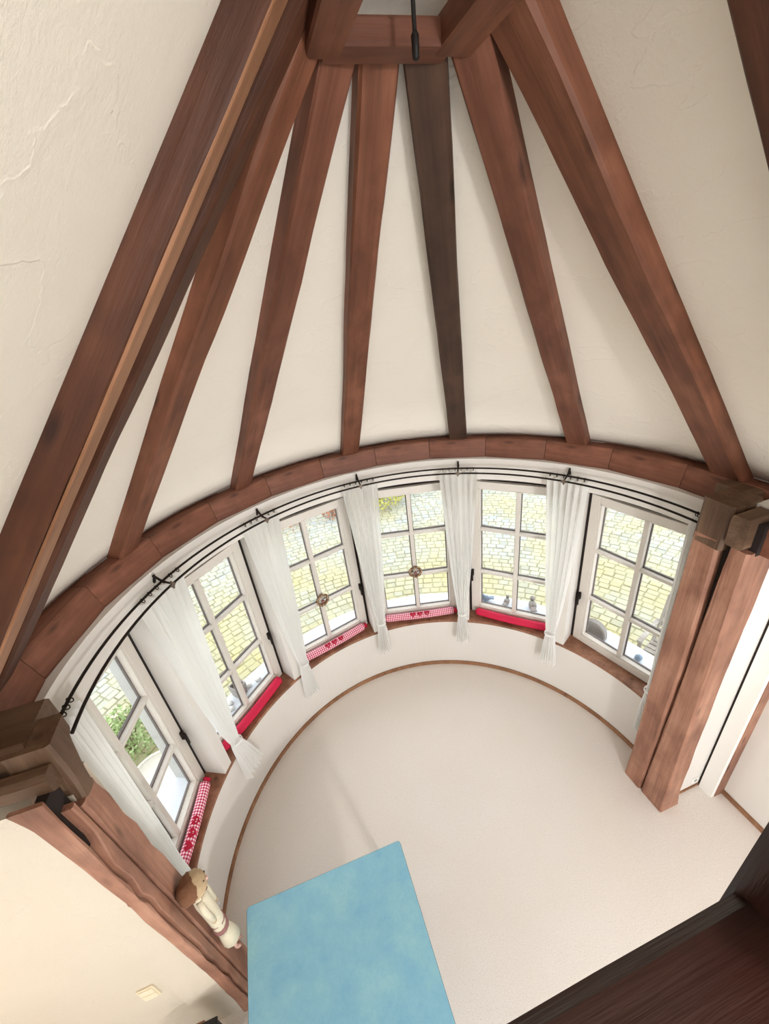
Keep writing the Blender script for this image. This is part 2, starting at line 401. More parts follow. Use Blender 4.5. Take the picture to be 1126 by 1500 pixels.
# ------------------------------------------------------------------ windows
def window(k):
    a = WAZ[k]; n = pol(1, a, 0); t = Vector((math.sin(R_(a)), -math.cos(R_(a)), 0))
    mw = Matrix((t, n, Vector((0, 0, 1)))).transposed().to_4x4(); mw.translation = n*WD      # x right, y outward, z up
    root = bpy.data.objects.new('window_%d' % (k+1), None); COL.objects.link(root); root.matrix_basis = mw
    struct(root)
    def b(name, bb, mat, par=root, bev=0.0):
        v, f = box_data(*bb, bev); o = obj(name, v, f, mat); o.parent = par; return o
    H = WH; z0, z1 = SILL, WTOP
    # dark strips painting the shaded gaps beside and above the sash
    for nm, bb in (('gap_shade_strip', (-H-0.03, -H-0.002, -0.004, 0.06, z0, z1+0.03)), ('gap_shade_strip', (H+0.002, H+0.03, -0.004, 0.06, z0, z1+0.03)), ('gap_shade_strip', (-H-0.04, H+0.04, 0.03, 0.07, z1, z1+0.10))): b(nm, bb, 'gap')
    # white sash
    for bb in ((-H, -H+0.085, -0.01, 0.055, z0, z1), (H-0.085, H, -0.01, 0.055, z0, z1), (-H+0.085, H-0.085, -0.01, 0.055, z1-0.075, z1), (-H+0.085, H-0.085, -0.01, 0.055, z0, z0+0.085)):
        b('sash_rail', bb, 'white', bev=0.004)
    gx, g0, g1 = H-0.085, z0+0.085, z1-0.075
    # inner bead
    for bb in ((-gx, -gx+0.016, 0.0, 0.05, g0, g1), (gx-0.016, gx, 0.0, 0.05, g0, g1), (-gx, gx, 0.0, 0.05, g0, g0+0.016), (-gx, gx, 0.0, 0.05, g1-0.016, g1)): b('glazing_bead', bb, 'white')
    b('mullion', (-0.021, 0.021, 0.0, 0.05, g0, g1), 'white', bev=0.005)
    zb = (1.335, 1.905)
    for z in zb:
        b('glazing_bar', (-gx, -0.021, 0.004, 0.046, z-0.016, z+0.016), 'white', bev=0.004); b('glazing_bar', (0.021, gx, 0.004, 0.046, z-0.016, z+0.016), 'white', bev=0.004)
    for z in zb: b('bar_spacer', (-gx, gx, 0.046, 0.064, z-0.026, z+0.026), 'spacer')
    b('mullion_spacer', (-0.03, 0.03, 0.047, 0.063, g0, g1), 'spacer')
    for bb in ((-gx, -gx+0.026, 0.05, 0.066, g0, g1), (gx-0.026, gx, 0.05, 0.066, g0, g1), (-gx, gx, 0.05, 0.066, g0, g0+0.024)): b('edge_spacer', bb, 'spacer')
    lim = (g0, zb[0], zb[1], g1)
    for i in range(3):
        for s in (-1, 1):
            x0, x1 = sorted((s*0.019, s*gx)); b('pane', (x0, x1, 0.052, 0.056, lim[i], lim[i+1]), 'glass')
    # iron fittings on the opening side
    s = 1 if k < 4 else -1
    h = b('handle', (s*(H-0.02)-0.013, s*(H-0.02)+0.013, -0.035, -0.01, 1.29, 1.37), 'iron', bev=0.004)
    b('lever', (s*(H-0.02)-0.009, s*(H-0.02)+0.009, -0.05, -0.034, 1.22, 1.345), 'iron', h, bev=0.003)
    return root, mw
WIN = [window(k) for k in range(6)]

# ------------------------------------------------------------------ ring beam on the bay wall
rb = tag(empty('ring_beam', pol(2.1, 90, BEAM0)), 'curved brown wooden ring beam carrying the rafters above the windows', 'beam')
nseg = 13; A0, A1 = 187.0, -5.0
for i in range(nseg):
    a0 = A0+(A1-A0)*i/nseg; a1 = A0+(A1-A0)*(i+1)/nseg; am = (a0+a1)/2
    sc = 1.003
    mid = pol(2.2, am, BEAM0); P0 = pol(2.045*sc, a0-0.05, 0); P1 = pol(2.045*sc, a1+0.05, 0)
    L = (P1-P0).length; t = (P1-P0).normalized(); mw = frame(Vector(((P0.x+P1.x)/2, (P0.y+P1.y)/2, BEAM0))-t*L/2, t, Vector((0, 0, 1)))
    inw = mw.to_3x3() @ Vector((0, 1, 0)); sgn = 1 if inw.dot(-pol(1, am, 0)) > 0 else -1
    rings = []
    for q in range(6):
        z = L*q/5; hh = BEAM1-BEAM0
        ring = []
        for j, (x, y) in enumerate([(0.006, 0.0), (hh-0.01, -0.045), (hh, -0.056), (hh, -0.30), (0, -0.30), (0, -0.008)]):
            nv = noise.noise_vector(Vector((j*1.7, (a0+(a1-a0)*q/5)*0.12, 1.5)))
            e = 0.35*abs(y)*math.tan(R_(7.4))*(1 if q == 5 else -1 if q == 0 else 0)*2.8
            ring.append((x+nv.x*0.004, (y+nv.y*0.005)*sgn, z+e))
        rings.append(ring)
    v, f = loft(rings); obj('beam_segment', v, f, 'ring', rb, mw)

# ------------------------------------------------------------------ rafters
names = ['first rafter up from the cracked post with the doll, brown with a pale edge', 'second brown rafter from the cracked doll post, saw marks on its inner face',
         'third dark reddish brown rafter from the cracked doll post', 'reddish brown rafter on the bay axis, fourth from the doll post',
         'blackish grey brown rafter, the darkest of the fan', 'brown rafter between the blackish rafter and the one over the split post', 'wide brown rafter landing above the split post beside the door panels']
rm = ['beam_dark', 'beam', 'ring', 'beam', 'beam_grey', 'ring', 'beam']
DEP = 0.22
for k, a in enumerate(RAFT):
    z0, z1 = BEAM1-0.10, 5.045
    wdt = 0.2 if k in (0, 6) else 0.158
    if k == 0: a_use = 177.0
    elif k == 6: a_use = 2.9
    else: a_use = a
    dr = -0.02 if k == 0 else 0.0
    rd = pol(1, a_use, 0); A = pol(rin(z0)+dr, a_use, z0); B = pol(rin(z1)+dr, a_use, z1)
    nrm = Vector((rd.x*SL, rd.y*SL, 1.0)).normalized()       # outward normal of slope
    A = A+nrm*(DEP/2); B = B+nrm*(DEP/2)
    o = timber('rafter', A, B, DEP, wdt, nrm, rm[k], seed=k+1, cham=0.012, hew=0.006)
    tag(o, names[k], 'beam', 'rafters of the conical bay roof')
# nave rafters
def nave_rafter(sx, y0, y1, zf, zt, xin, slope, mat, seed, bend=0.0):
    f_ = lambda z: sx*(xin+(4.26-z)/slope)
    nrm = Vector((sx*slope, 0, 1)).normalized(); c = Vector((0, (y0+y1)/2, 0))
    A = Vector((f_(zf), 0, zf))+c+nrm*0.1; B = Vector((f_(zt), 0, zt))+c+nrm*0.1
    return timber('rafter', A, B, 0.2, y1-y0, nrm, mat, seed=seed, cham=0.006, hew=0.004, bend=bend)
o = nave_rafter(-1, -0.37, -0.20, 2.98, 5.2, 0.975, 1.194, 'beam_dark', 21)
tag(o, 'heavy dark rafter with pale sapwood underside, beside the first rafter over the doll post', 'beam')
# its pale underside
zA, zB = 3.02, 5.15
nr = Vector((-1.194, 0, 1)).normalized()
Pa = Vector((-(0.975+(4.26-zA)/1.194), -0.283, zA))-nr*0.003; Pb = Vector((-(0.975+(4.26-zB)/1.194), -0.283, zB))-nr*0.003
c1 = timber('sapwood_face', Pa, Pb, 0.012, 0.158, nr, 'sap', cham=0.003, hew=0.002, seed=31)
c1.parent = o; c1.matrix_parent_inverse = o.matrix_basis.inverted()
o = nave_rafter(1, -0.75, -0.565, 2.9, 5.2, 0.975, 1.194, 'beam_dark', 22)
tag(o, 'dark brown rafter crossing the cream plaster slope away from the window fan', 'beam')

# hub frame at the top
hub = tag(empty('hub_frame', (0, 0, 4.98)), 'wooden hub frame at the roof peak with a square opening', 'beam')
HZ0, HZ1 = 4.985, 5.055
timber('hub_member', (-0.235, 0.193, (HZ0+HZ1)/2), (0.205, 0.193, (HZ0+HZ1)/2), HZ1-HZ0, 0.125, (0, 0, 1), 'ring', hub, 0.006, 0.002, 41)
timber('hub_member', (-0.24, -0.42, (HZ0+HZ1)/2+0.004), (-0.24, 0.20, (HZ0+HZ1)/2+0.004), HZ1-HZ0+0.02, 0.122, (0, 0, 1), 'beam', hub, 0.006, 0.002, 42)
timber('hub_member', (0.222, -0.42, (HZ0+HZ1)/2+0.004), (0.222, 0.185, (HZ0+HZ1)/2+0.004), HZ1-HZ0+0.02, 0.135, (0, 0, 1), 'beam', hub, 0.006, 0.002, 43)
timber('hub_member', (-0.30, -0.36, (HZ0+HZ1)/2), (0.29, -0.36, (HZ0+HZ1)/2), HZ1-HZ0, 0.12, (0, 0, 1), 'ring', hub, 0.006, 0.002, 44)
# lamp rod hanging on the axis
lr = tag(empty('lamp_rod', (0.003, 0, 5.56)), 'black metal hanging rod in the middle of the hub opening', 'rod')
tube('rod', [(0.003, 0, 5.56), (0.003, 0, 5.2), (0.003, 0, 4.95)], 0.007, 'cord', lr)
tube('hook_socket', [(0.003, 0, 4.965), (0.003, 0, 4.955), (0.003, 0, 4.905), (0.003, 0, 4.90)], [0.007, 0.012, 0.011, 0.006], 'cord', lr, 10)

# ------------------------------------------------------------------ posts
def lerp(tab, z):
    tab = sorted(tab)
    if z <= tab[0][0]: return tab[0][1]
    for (a, p), (b, q) in zip(tab, tab[1:]):
        if z <= b: return p+(q-p)*(z-a)/(b-a)
    return tab[-1][1]
def post_timber(name, root, x0, x1, y0, y1, z0, z1, mat, seed, hew=0.01, n=34, cham=0.014):
    """x0..y1: tables of (z, value)"""
    rings = []
    for i in range(n+1):
        z = z0+(z1-z0)*i/n
        sec = rect_section(lerp(x0, z), lerp(x1, z), lerp(y0, z), lerp(y1, z), cham); r = []
        for j, (x, y) in enumerate(sec):
            nv = noise.noise_vector(Vector((j//2*2.9+seed*4.1, z*1.5, seed))); n2 = noise.noise_vector(Vector((j*1.7+seed, z*6, 9.0)))
            r.append((x+nv.x*hew+n2.x*hew*0.5, y+nv.y*hew+n2.y*hew*0.5, z))
        rings.append(r)
    v, f = loft(rings); return obj(name, v, f, mat, root)
c = lambda v: [(0, v)]
rp = tag(empty('wooden_post', (1.86, -0.19, 0)), 'reddish brown double post with a long split, beside the white door panels', 'post')
post_timber('timber', rp, c(1.745), c(1.99), [(0, -0.172), (1.6, -0.198), (2.7, -0.182)], [(0, 0.0), (0.3, -0.01), (2.7, -0.012)], 0, 2.72, 'post', 1, 0.006)
post_timber('timber', rp, [(0, 1.752), (2.7, 1.752)], [(0, 1.965), (0.2, 1.925), (1.5, 1.93), (2.7, 1.985)], [(0, -0.388), (1.6, -0.37), (2.7, -0.35)], [(0, -0.18), (1.2, -0.21), (2.0, -0.222), (2.7, -0.235)], 0, 2.72, 'post', 2, 0.007)
obj('split_shade', *box_data(1.80, 1.95, -0.26, -0.12, 0.0, 2.7), 'gap', rp)  # dark filler painting the shade in the split between the timbers
timber('head_block', (1.87, -0.106, 2.66), (1.87, -0.106, 2.965), 0.25, 0.188, (1, 0, 0), 'head', rp, 0.02, 0.008, 51)
timber('tie_beam_end', (1.735, -0.262, 2.83), (2.40, -0.262, 2.84), 0.20, 0.105, (0, 0, 1), 'head', rp, 0.012, 0.006, 52)
timber('plate_end', (1.98, -0.03, 2.86), (2.42, -0.03, 2.86), 0.2, 0.22, (0, 0, 1), 'head', rp, 0.012, 0.006, 54)
timber('tie_beam_end', (1.83, -0.39, 2.80), (2.40, -0.39, 2.81), 0.20, 0.09, (0, 0, 1), 'beam', rp, 0.012, 0.006, 53)
obj('slot_shade', *box_data(1.80, 1.9, -0.352, -0.312, 2.70, 2.90), 'gap', rp)  # dark box painting the shade in the slot between the beam ends

lp = tag(empty('wooden_post', (-1.86, -0.19, 0)), 'cracked weathered double post with a waney edge, a rag doll hangs on it', 'post')
grv = [(0.1, -0.25), (1.4, -0.305), (2.75, -0.364)]
red = [(0, -0.075), (0.15, -0.082), (0.5, -0.11), (0.89, -0.143), (1.4, -0.165), (1.84, -0.18), (2.0, -0.20), (2.19, -0.187), (2.33, -0.215), (2.48, -0.212), (2.6, -0.235), (2.74, -0.228), (2.84, -0.2)]
crk = [(0, -0.315), (0.15, -0.32), (0.5, -0.343), (0.62, -0.332), (0.75, -0.352), (0.9, -0.351), (1.05, -0.368), (1.2, -0.362), (1.5, -0.385), (1.78, -0.402), (1.9, -0.398), (2.0, -0.424), (2.12, -0.408), (2.3, -0.428), (2.5, -0.425), (2.75, -0.44)]
lx = [(0, -1.83), (0.3, -1.815), (1.2, -1.812), (2.0, -1.808), (2.35, -1.822), (2.5, -1.825), (2.75, -1.84), (2.86, -1.868)]
post_timber('timber', lp, lx, c(-1.75), [(z, y+0.008) for z, y in grv], red, 0, 2.64, 'post', 3, 0.006, 70, 0.008)
post_timber('timber', lp, lx, c(-1.752), [(z, y+0.010+(0.03 if z > 2.4 else 0)) for z, y in crk], [(z, y-0.006) for z, y in grv], 0, 2.70, 'post', 4, 0.005, 70, 0.005)
post_timber('timber', lp, lx, c(-1.757), [(0, -0.342), (0.15, -0.345), (0.9, -0.378), (1.78, -0.428), (2.3, -0.452), (2.85, -0.47)], [(z, y-0.012) for z, y in crk], 0, 2.86, 'post', 5, 0.005, 70, 0.004)
obj('split_shade', *box_data(-1.808, -1.785, -0.33, -0.27, 0.0, 2.6), 'gap', lp)  # dark filler painting the shade behind the groove and crack
post_timber('head_block', lp, c(-1.92), [(2.6, -1.75), (2.75, -1.742), (2.95, -1.748)], [(2.6, -0.33), (2.95, -0.31)], [(2.6, -0.236), (2.7, -0.232), (2.76, -0.225), (2.84, -0.20), (2.96, -0.152)], 2.62, 2.955, 'head', 6, 0.006, 12, 0.014)
timber('corbel', (-2.12, -0.338, 2.835), (-1.772, -0.338, 2.835), 0.10, 0.075, (0, 0, 1), 'head', lp, 0.02, 0.010, 63)
obj('notch_shade', *box_data(-1.832, -1.79, -0.42, -0.335, 2.45, 2.80), 'gap', lp)  # dark box painting the shade in the notch under the head
timber('tie_beam_end', (-2.45, -0.165, 2.86), (-1.84, -0.165, 2.86), 0.22, 0.24, (0, 0, 1), 'head', lp, 0.018, 0.010, 62)

# ------------------------------------------------------------------ curtain rail
cr = tag(empty('curtain_rail', pol(1.9, 90, 2.72)), 'curved double black iron curtain rail following the bay above the windows', 'curtain rail')
arc = lambda r, z, a0, a1, n=80: [pol(r, a0+(a1-a0)*i/n, z) for i in range(n+1)]
tube('front_rod', arc(1.86, 2.71, 181, 0.5), 0.0085, 'iron', cr)
tube('back_rod', arc(1.935, 2.73, 184, 2.5), 0.0085, 'iron', cr)
for a in RAFT[1:6]:
    t = Vector((math.sin(R_(a)), -math.cos(R_(a)), 0)); n = pol(1, a, 0)
    arm = [n*1.99+Vector((0, 0, 2.775)), n*1.97+Vector((0, 0, 2.765)), n*1.94+Vector((0, 0, 2.742)), n*1.90+Vector((0, 0, 2.728)), n*1.86+Vector((0, 0, 2.722))]
    b = tube('bracket', arm, [0.008, 0.008, 0.008, 0.007, 0.007], 'iron', cr, 8)
    tube('wall_foot', [n*2.001+Vector((0, 0, 2.72)), n*1.985+Vector((0, 0, 2.75)), n*1.975+Vector((0, 0, 2.783))], [0.011, 0.010, 0.008], 'iron', b)
    mw = frame(n*1.852+Vector((0, 0, 2.71)), n, Vector((0, 0, 1)))
    pts = []
    for j in range(8):
        rr = 0.03 if j % 2 == 0 else 0.014; pts.append((rr*math.cos(j*PI/4), rr*math.sin(j*PI/4)))
    v, f = loft([[(x, y, -0.008) for x, y in pts], [(x*1.1, y*1.1, 0) for x, y in pts], [(x, y, 0.008) for x, y in pts]])
    obj('star_finial', v, f, 'ironlight', b, mw)

# ------------------------------------------------------------------ curtains
def ring_data(c, axis, R, r, n=12, s=6):
    q = Vector(axis).to_track_quat('Z', 'Y'); rings = []
    for i in range(n+1):
        a = 2*PI*i/n; ring = []
        for k in range(s):
            b = 2*PI*k/s; p = Vector(((R+r*math.cos(b))*math.cos(a), (R+r*math.cos(b))*math.sin(a), r*math.sin(b))); ring.append(Vector(c)+q @ p)
        rings.append(ring)
    return loft(rings, cap=False)
def curtain(a, wtop, wtie, wbot, ztie, zbot, label, seed, lean=0.0, rr=1.925, nf=6, skew=0.0):
    n = pol(1, a, 0); t = Vector((math.sin(R_(a)), -math.cos(R_(a)), 0))
    root = tag(empty('curtain', n*rr+Vector((0, 0, zbot))), label, 'curtain', 'sheer curtains gathered between the windows')
    ztop = 2.705; V = []; uN, vN = 90, 44
    rnd = random.Random(seed); ph = rnd.random()*6; amps = [0.7+0.6*rnd.random() for _ in range(nf+3)]
    for i in range(vN+1):
        z = ztop+(zbot-ztop)*i/vN
        if z > ztie:
            s = (z-ztie)/(ztop-ztie); wd = wtie+(wtop-wtie)*(s**0.75)
        else:
            s = (ztie-z)/(ztie-zbot); wd = wtie+(wbot-wtie)*(s**0.7)
        dep = 0.020+0.018*min(1, abs(z-ztie)/0.5)
        for j in range(uN+1):
            u = j/uN-0.5; q = u*nf*2*PI+ph+0.35*math.sin(z*1.3+u*4+seed)
            am = amps[int((u+0.5)*nf)]
            x = u*wd+0.1*wd/nf*math.sin(q*2)*0.4+lean*(ztop-z)+skew*(ztie-z if z < ztie else 0)
            y = dep*am*math.sin(q)
            zz = z + (0.012*math.sin(u*9+seed) if i == vN else 0)
            p = n*(rr+y-(0.03 if z < SILL+0.1 else 0.03*max(0, 1-(z-SILL-0.1)/0.4)))+t*x; V.append((p.x, p.y, zz))
    F = [(i*(uN+1)+j, i*(uN+1)+j+1, (i+1)*(uN+1)+j+1, (i+1)*(uN+1)+j) for i in range(vN) for j in range(uN)]
    obj('panel', V, F, 'curtain', root, smooth=True)
    # tie band
    xt = lean*(ztop-ztie)
    band = [[n*(rr-0.03+(0.043+o)*math.sin(b))+t*(xt+(wtie/2+0.008+o)*math.cos(b))+Vector((0, 0, ztie+dz)) for b in [2*PI*q/20 for q in range(20)]] for dz, o in ((-0.014, 0), (-0.008, 0.005), (0.008, 0.005), (0.014, 0))]
    v, f = loft(band, cap=False); obj('tie_band', v, f, 'curtain', root, smooth=True)
    for q in range(6):
        aa = a+(q-2.5)/6*math.degrees(wtop/rr)*0.95
        v, f = ring_data(pol(1.935, aa, 2.722), Vector((-math.sin(R_(aa)), math.cos(R_(aa)), 0)), 0.016, 0.003); obj('ring', v, f, 'iron', root, smooth=True)
    return root
cl = ['white sheer curtain with flared tail beside the window behind the doll post',
      'white tied curtain between a plain red roll window and a wreath window', 'white tied curtain hanging between the two windows with wreaths',
      'white tied curtain between the wreath window and the window with ledge birds', 'white tied curtain beside the window with the grey stone, next to ledge birds']
for k in range(5):
    a = RAFT[k+1]
    curtain(a+(0.6 if k < 2 else 0), 0.36 if k else 0.42, 0.085, 0.17 if k else 0.25, (1.0, 0.97, 0.95, 0.94, 0.93)[k], 0.50, cl[k], k+3, 0.0, skew=(0.16 if k == 0 else 0))
curtain(178.0, 0.26, 0.12, 0.16, 1.0, 0.52, 'white curtain half hidden behind the cracked doll post', 11)
curtain(2.2, 0.10, 0.06, 0.08, 1.0, 0.45, 'white curtain end tucked behind the split post', 12)

# ------------------------------------------------------------------ draught rolls on the sill
def heart_pts(s, n=20):
    out = []
    for i in range(n):
        a = 2*PI*i/n; out.append((s*16*math.sin(a)**3/17, s*(13*math.cos(a)-5*math.cos(2*a)-2*math.cos(3*a)-math.cos(4*a))/17))
    return out
def roll(k, x0, x1, mat, label, group):
    mw = WIN[k][1]; r = 0.044; yc = -0.068; zc = SILL+r+0.001
    root = bpy.data.objects.new('draught_roll', None); COL.objects.link(root)
    root.matrix_basis = mw @ Matrix.Translation(((x0+x1)/2, yc, SILL)); tag(root, label, 'cushion', group)
    L = x1-x0; n = 40; rings = []; uv = []
    sg = 20
    for i in range(n+1):
        s = i/n; x = -L/2+L*s; e = min(s, 1-s)*L
        rad = r*(min(1.0, 0.35+0.65*math.sqrt(max(0, e)/0.02)) if e < 0.02 else 1.0)
        rad *= 1+0.03*noise.noise(Vector((x*9, k, 0)))
        yb = 0.03*((x/(L/2))**2-0.33)*0.5                 # bends a little with the sill
        ring = []
        for q in range(sg):
            b = 2*PI*q/sg; ring.append((x, yb+rad*math.cos(b), r+0.001+rad*math.sin(b)*(0.96))); uv.append((x, q/sg*2*PI*r))
        rings.append(ring)
    v, f = loft(rings); o = obj('roll_body', v, f, mat, smooth=True, uv=uv); o.parent = root
    if mat == 'gingham':
        for h in (-0.085, 0.0, 0.085):
            yb = 0.03*((h/(L/2))**2-0.33)*0.5
            hp = heart_pts(0.036); th = []
            for lift in (0.0015, 0.004):
                ring = []
                for hx, hy in hp:
                    ang = R_(118)-hy/r; ring.append((h+hx, yb+(r*1.02+lift)*math.cos(ang)*1.0, r+0.001+(r*1.02+lift)*math.sin(ang)))
                th.append(ring)
            v, f = loft(th); o = obj('felt_heart', v, f, 'heart'); o.parent = root
            o['label'] = 'dark red felt heart'
        for s in (-1, 1):
            v, f = loft([[(s*(L/2-0.012), 0.005+rr_*math.cos(b), r+rr_*math.sin(b)) if False else (s*(L/2-0.012+dx), 0.005+rr_*math.cos(b), r+rr_*math.sin(b)) for b in [2*PI*q/14 for q in range(14)]] for dx, rr_ in ((0, 0.03), (0.008, 0.018), (0.02, 0.026), (0.034, 0.036))])
            o = obj('gathered_end', v, f, 'heart' if s > 0 else 'gingham', smooth=True); o.parent = root
    return root
roll(0, -0.40, 0.40, 'gingham', 'red gingham draught roll with hearts on the sill behind the doll post', 'gingham rolls')
roll(1, -0.43, 0.41, 'red', 'plain crimson draught roll on the sill of the window next to the doll post window', 'plain rolls')
roll(2, -0.42, 0.42, 'gingham', 'pink gingham roll with hearts under the wreath window next to the plain crimson roll', 'gingham rolls')
roll(3, -0.43, 0.43, 'gingham', 'pink gingham roll with hearts under the wreath window on the bird window side', 'gingham rolls')
roll(4, -0.43, 0.43, 'red', 'plain crimson draught roll on the sill of the window with ledge birds', 'plain rolls')

# ------------------------------------------------------------------ wreaths
def wreath(k, label, seed):
    mw = WIN[k][1]; root = bpy.data.objects.new('wreath', None); COL.objects.link(root)
    root.matrix_basis = mw @ Matrix.Translation((0, -0.022, 1.40)); tag(root, label, 'wreath', 'small wreaths on the window bars')
    rnd = random.Random(seed); R = 0.062; parts = []
    rings = []
    for i in range(37):
        a = 2*PI*i/36; ring = []
        for q in range(8):
            b = 2*PI*q/8; rr = 0.016*(1+0.35*noise.noise(Vector((math.cos(a)*5, math.sin(a)*5, q+seed)))); ring.append(((R+rr*math.cos(b))*math.cos(a), rr*math.sin(b), (R+rr*math.cos(b))*math.sin(a)))
        rings.append(ring)
    v, f = loft(rings, cap=False); o = obj('twig_ring', v, f, 'twig'); o.parent = root
    for i in range(26):
        a = 2*PI*i/26; rr = R+rnd.uniform(-0.012, 0.014)
        parts.append(blob_data((rr*math.cos(a), -0.012+rnd.uniform(-0.006, 0.004), rr*math.sin(a)), (0.009, 0.008, 0.009), 6, 4))
    v, f = join(parts); o = obj('cones', v, f, 'burlap', smooth=True); o.parent = root; o['kind'] = 'stuff'
    v, f = tube_data([(0, -0.004, 0.055), (0, -0.006, 0.02), (0, -0.006, -0.005)], 0.002, 5); o = obj('string', v, f, 'iron'); o.parent = root
    v, f = loft([[(0.022*s*x, y, 0.022*s*z-0.018) for x, z in heart_pts(1)] for y, s in ((-0.014, 0.7), (-0.010, 1), (0.0, 1), (0.004, 0.7))])
    o = obj('hanging_heart', v, f, 'mauve'); o.parent = root
wreath(2, 'small brown twig wreath on the window nearer the doll post', 3)
wreath(3, 'small brown twig wreath on the window next to the bird window', 5)

# ------------------------------------------------------------------ rag doll on the left post
dl = tag(empty('rag_doll', (-1.70, -0.25, 0.72)), 'long rag doll with round beige head and cream knit body hanging on the post', 'doll')
X = -1.70
hd = blob('head', (X+0.035, -0.262, 1.60), (0.062, 0.072, 0.072), 'burlap', dl, 0.06, 2, seg=20, rings=14)
blob('hair', (X+0.012, -0.282, 1.622), (0.062, 0.072, 0.066), 'hair', hd, 0.2, 3, seg=18, rings=12)
blob('nose', (X+0.098, -0.25, 1.60), (0.009, 0.009, 0.009), 'pink', hd)
for dy in (-0.022, 0.022): blob('eye', (X+0.091, -0.25+dy, 1.625), (0.004, 0.005, 0.005), 'black', hd)
def tapered(pts, rads, name, mat, par, seg=12): return tube(name, pts, rads, mat, par, seg)
tapered([(X+0.005, -0.245, 0.98), (X+0.01, -0.245, 1.1), (X+0.012, -0.246, 1.25), (X+0.012, -0.248, 1.4), (X+0.015, -0.252, 1.50), (X+0.02, -0.256, 1.54)], [0.036, 0.04, 0.042, 0.044, 0.036, 0.02], 'body', 'cream', dl)
tapered([(X+0.006, -0.24, 1.0), (X+0.006, -0.24, 1.01), (X+0.008, -0.24, 1.06), (X+0.008, -0.24, 1.07)], [0.035, 0.045, 0.047, 0.036], 'sash_band', 'mauve', dl)
tapered([(X+0.008, -0.24, 1.10), (X+0.008, -0.24, 1.105), (X+0.008, -0.24, 1.12), (X+0.008, -0.24, 1.125)], [0.035, 0.045, 0.046, 0.036], 'sash_band', 'mauve', dl)
tapered([(X+0.012, -0.232, 0.82), (X+0.012, -0.233, 0.83), (X+0.01, -0.236, 0.92), (X+0.008, -0.238, 1.0)], [0.03, 0.056, 0.048, 0.036], 'skirt', 'cream', dl)
for s in (-1, 1):
    arm = tapered([(X+0.02, -0.252+s*0.03, 1.47), (X+0.03, -0.25+s*0.055, 1.40), (X+0.035, -0.248+s*0.05, 1.26)], [0.018, 0.018, 0.015], 'arm', 'cream', dl, 8)
    blob('hand', (X+0.036, -0.248+s*0.05, 1.245), (0.014, 0.014, 0.018), 'burlap', arm)
    leg = tapered([(X+0.01, -0.232+s*0.017, 0.85), (X+0.015, -0.23+s*0.018, 0.77), (X+0.015, -0.229+s*0.02, 0.715)], [0.012, 0.011, 0.012], 'leg', 'pink', dl, 8)
    blob('shoe', (X+0.025, -0.229+s*0.02, 0.708), (0.022, 0.012, 0.012), 'pink', leg)
for s in (-1, 1):
    blob('bow_loop', (X+0.06, -0.254+s*0.03, 1.515), (0.012, 0.03, 0.018), 'cream', dl, 0.2, s)
blob('bow_knot', (X+0.066, -0.254, 1.515), (0.011, 0.011, 0.011), 'hair', dl)

# ------------------------------------------------------------------ teal table
tb = tag(empty('table', (-1.06, -0.9, 0)), 'rectangular table with mottled teal top standing on the carpet', 'table')
TX0, TX1, TY0, TY1 = -1.612, -0.508, -1.85, -0.088
def rrect(x0, x1, y0, y1, r, n=6):
    out = []
    for cx, cy, a0 in ((x1-r, y1-r, 0), (x0+r, y1-r, 90), (x0+r, y0+r, 180), (x1-r, y0+r, 270)):
        for i in range(n+1): a = R_(a0+90*i/n); out.append((cx+r*math.cos(a), cy+r*math.sin(a)))
    return out
def slab(x0, x1, y0, y1, r, z0, z1, b):
    rs = []
    for z, d in ((z0, b), (z0+b, 0), (z1-b, 0), (z1, b)): rs.append([(x, y, z) for x, y in rrect(x0+d, x1-d, y0+d, y1-d, r)])
    return loft(rs)
v, f = slab(TX0, TX1, TY0, TY1, 0.022, 0.722, 0.748, 0.003); obj('edge_band', v, f, 'tealedge', tb)
v, f = slab(TX0+0.003, TX1-0.003, TY0+0.003, TY1-0.003, 0.02, 0.742, 0.751, 0.002); obj('table_top', v, f, 'teal', tb)
for x0, x1, y0, y1 in ((TX0+0.07, TX1-0.07, TY1-0.09, TY1-0.07), (TX0+0.07, TX1-0.07, TY0+0.07, TY0+0.09), (TX0+0.07, TX0+0.09, TY0+0.07, TY1-0.07), (TX1-0.09, TX1-0.07, TY0+0.07, TY1-0.07)):
    box('apron', (x0, x1, y0, y1, 0.64, 0.722), 'sill', tb)
for sx in (TX0+0.08, TX1-0.08):
    for sy in (TY0+0.08, TY1-0.08):
        v, f = loft([[(sx+dx*s, sy+dy*s, z) for dx, dy in ((-1, -1), (1, -1), (1, 1), (-1, 1))] for z, s in ((0, 0.02), (0.4, 0.026), (0.722, 0.032))]); obj('leg', v, f, 'sill', tb)

# small black box by the left wall
bx = tag(empty('black_box', (-1.93, -0.47, 0)), 'small black box on the carpet against the plaster wall beside the cracked post', 'box')
box('case', (-2.02, -1.865, -0.56, -0.455, 0.0, 0.50), 'black', bx, bev=0.008)
box('lid', (-2.025, -1.86, -0.565, -0.45, 0.485, 0.505), 'black', bx, bev=0.004)

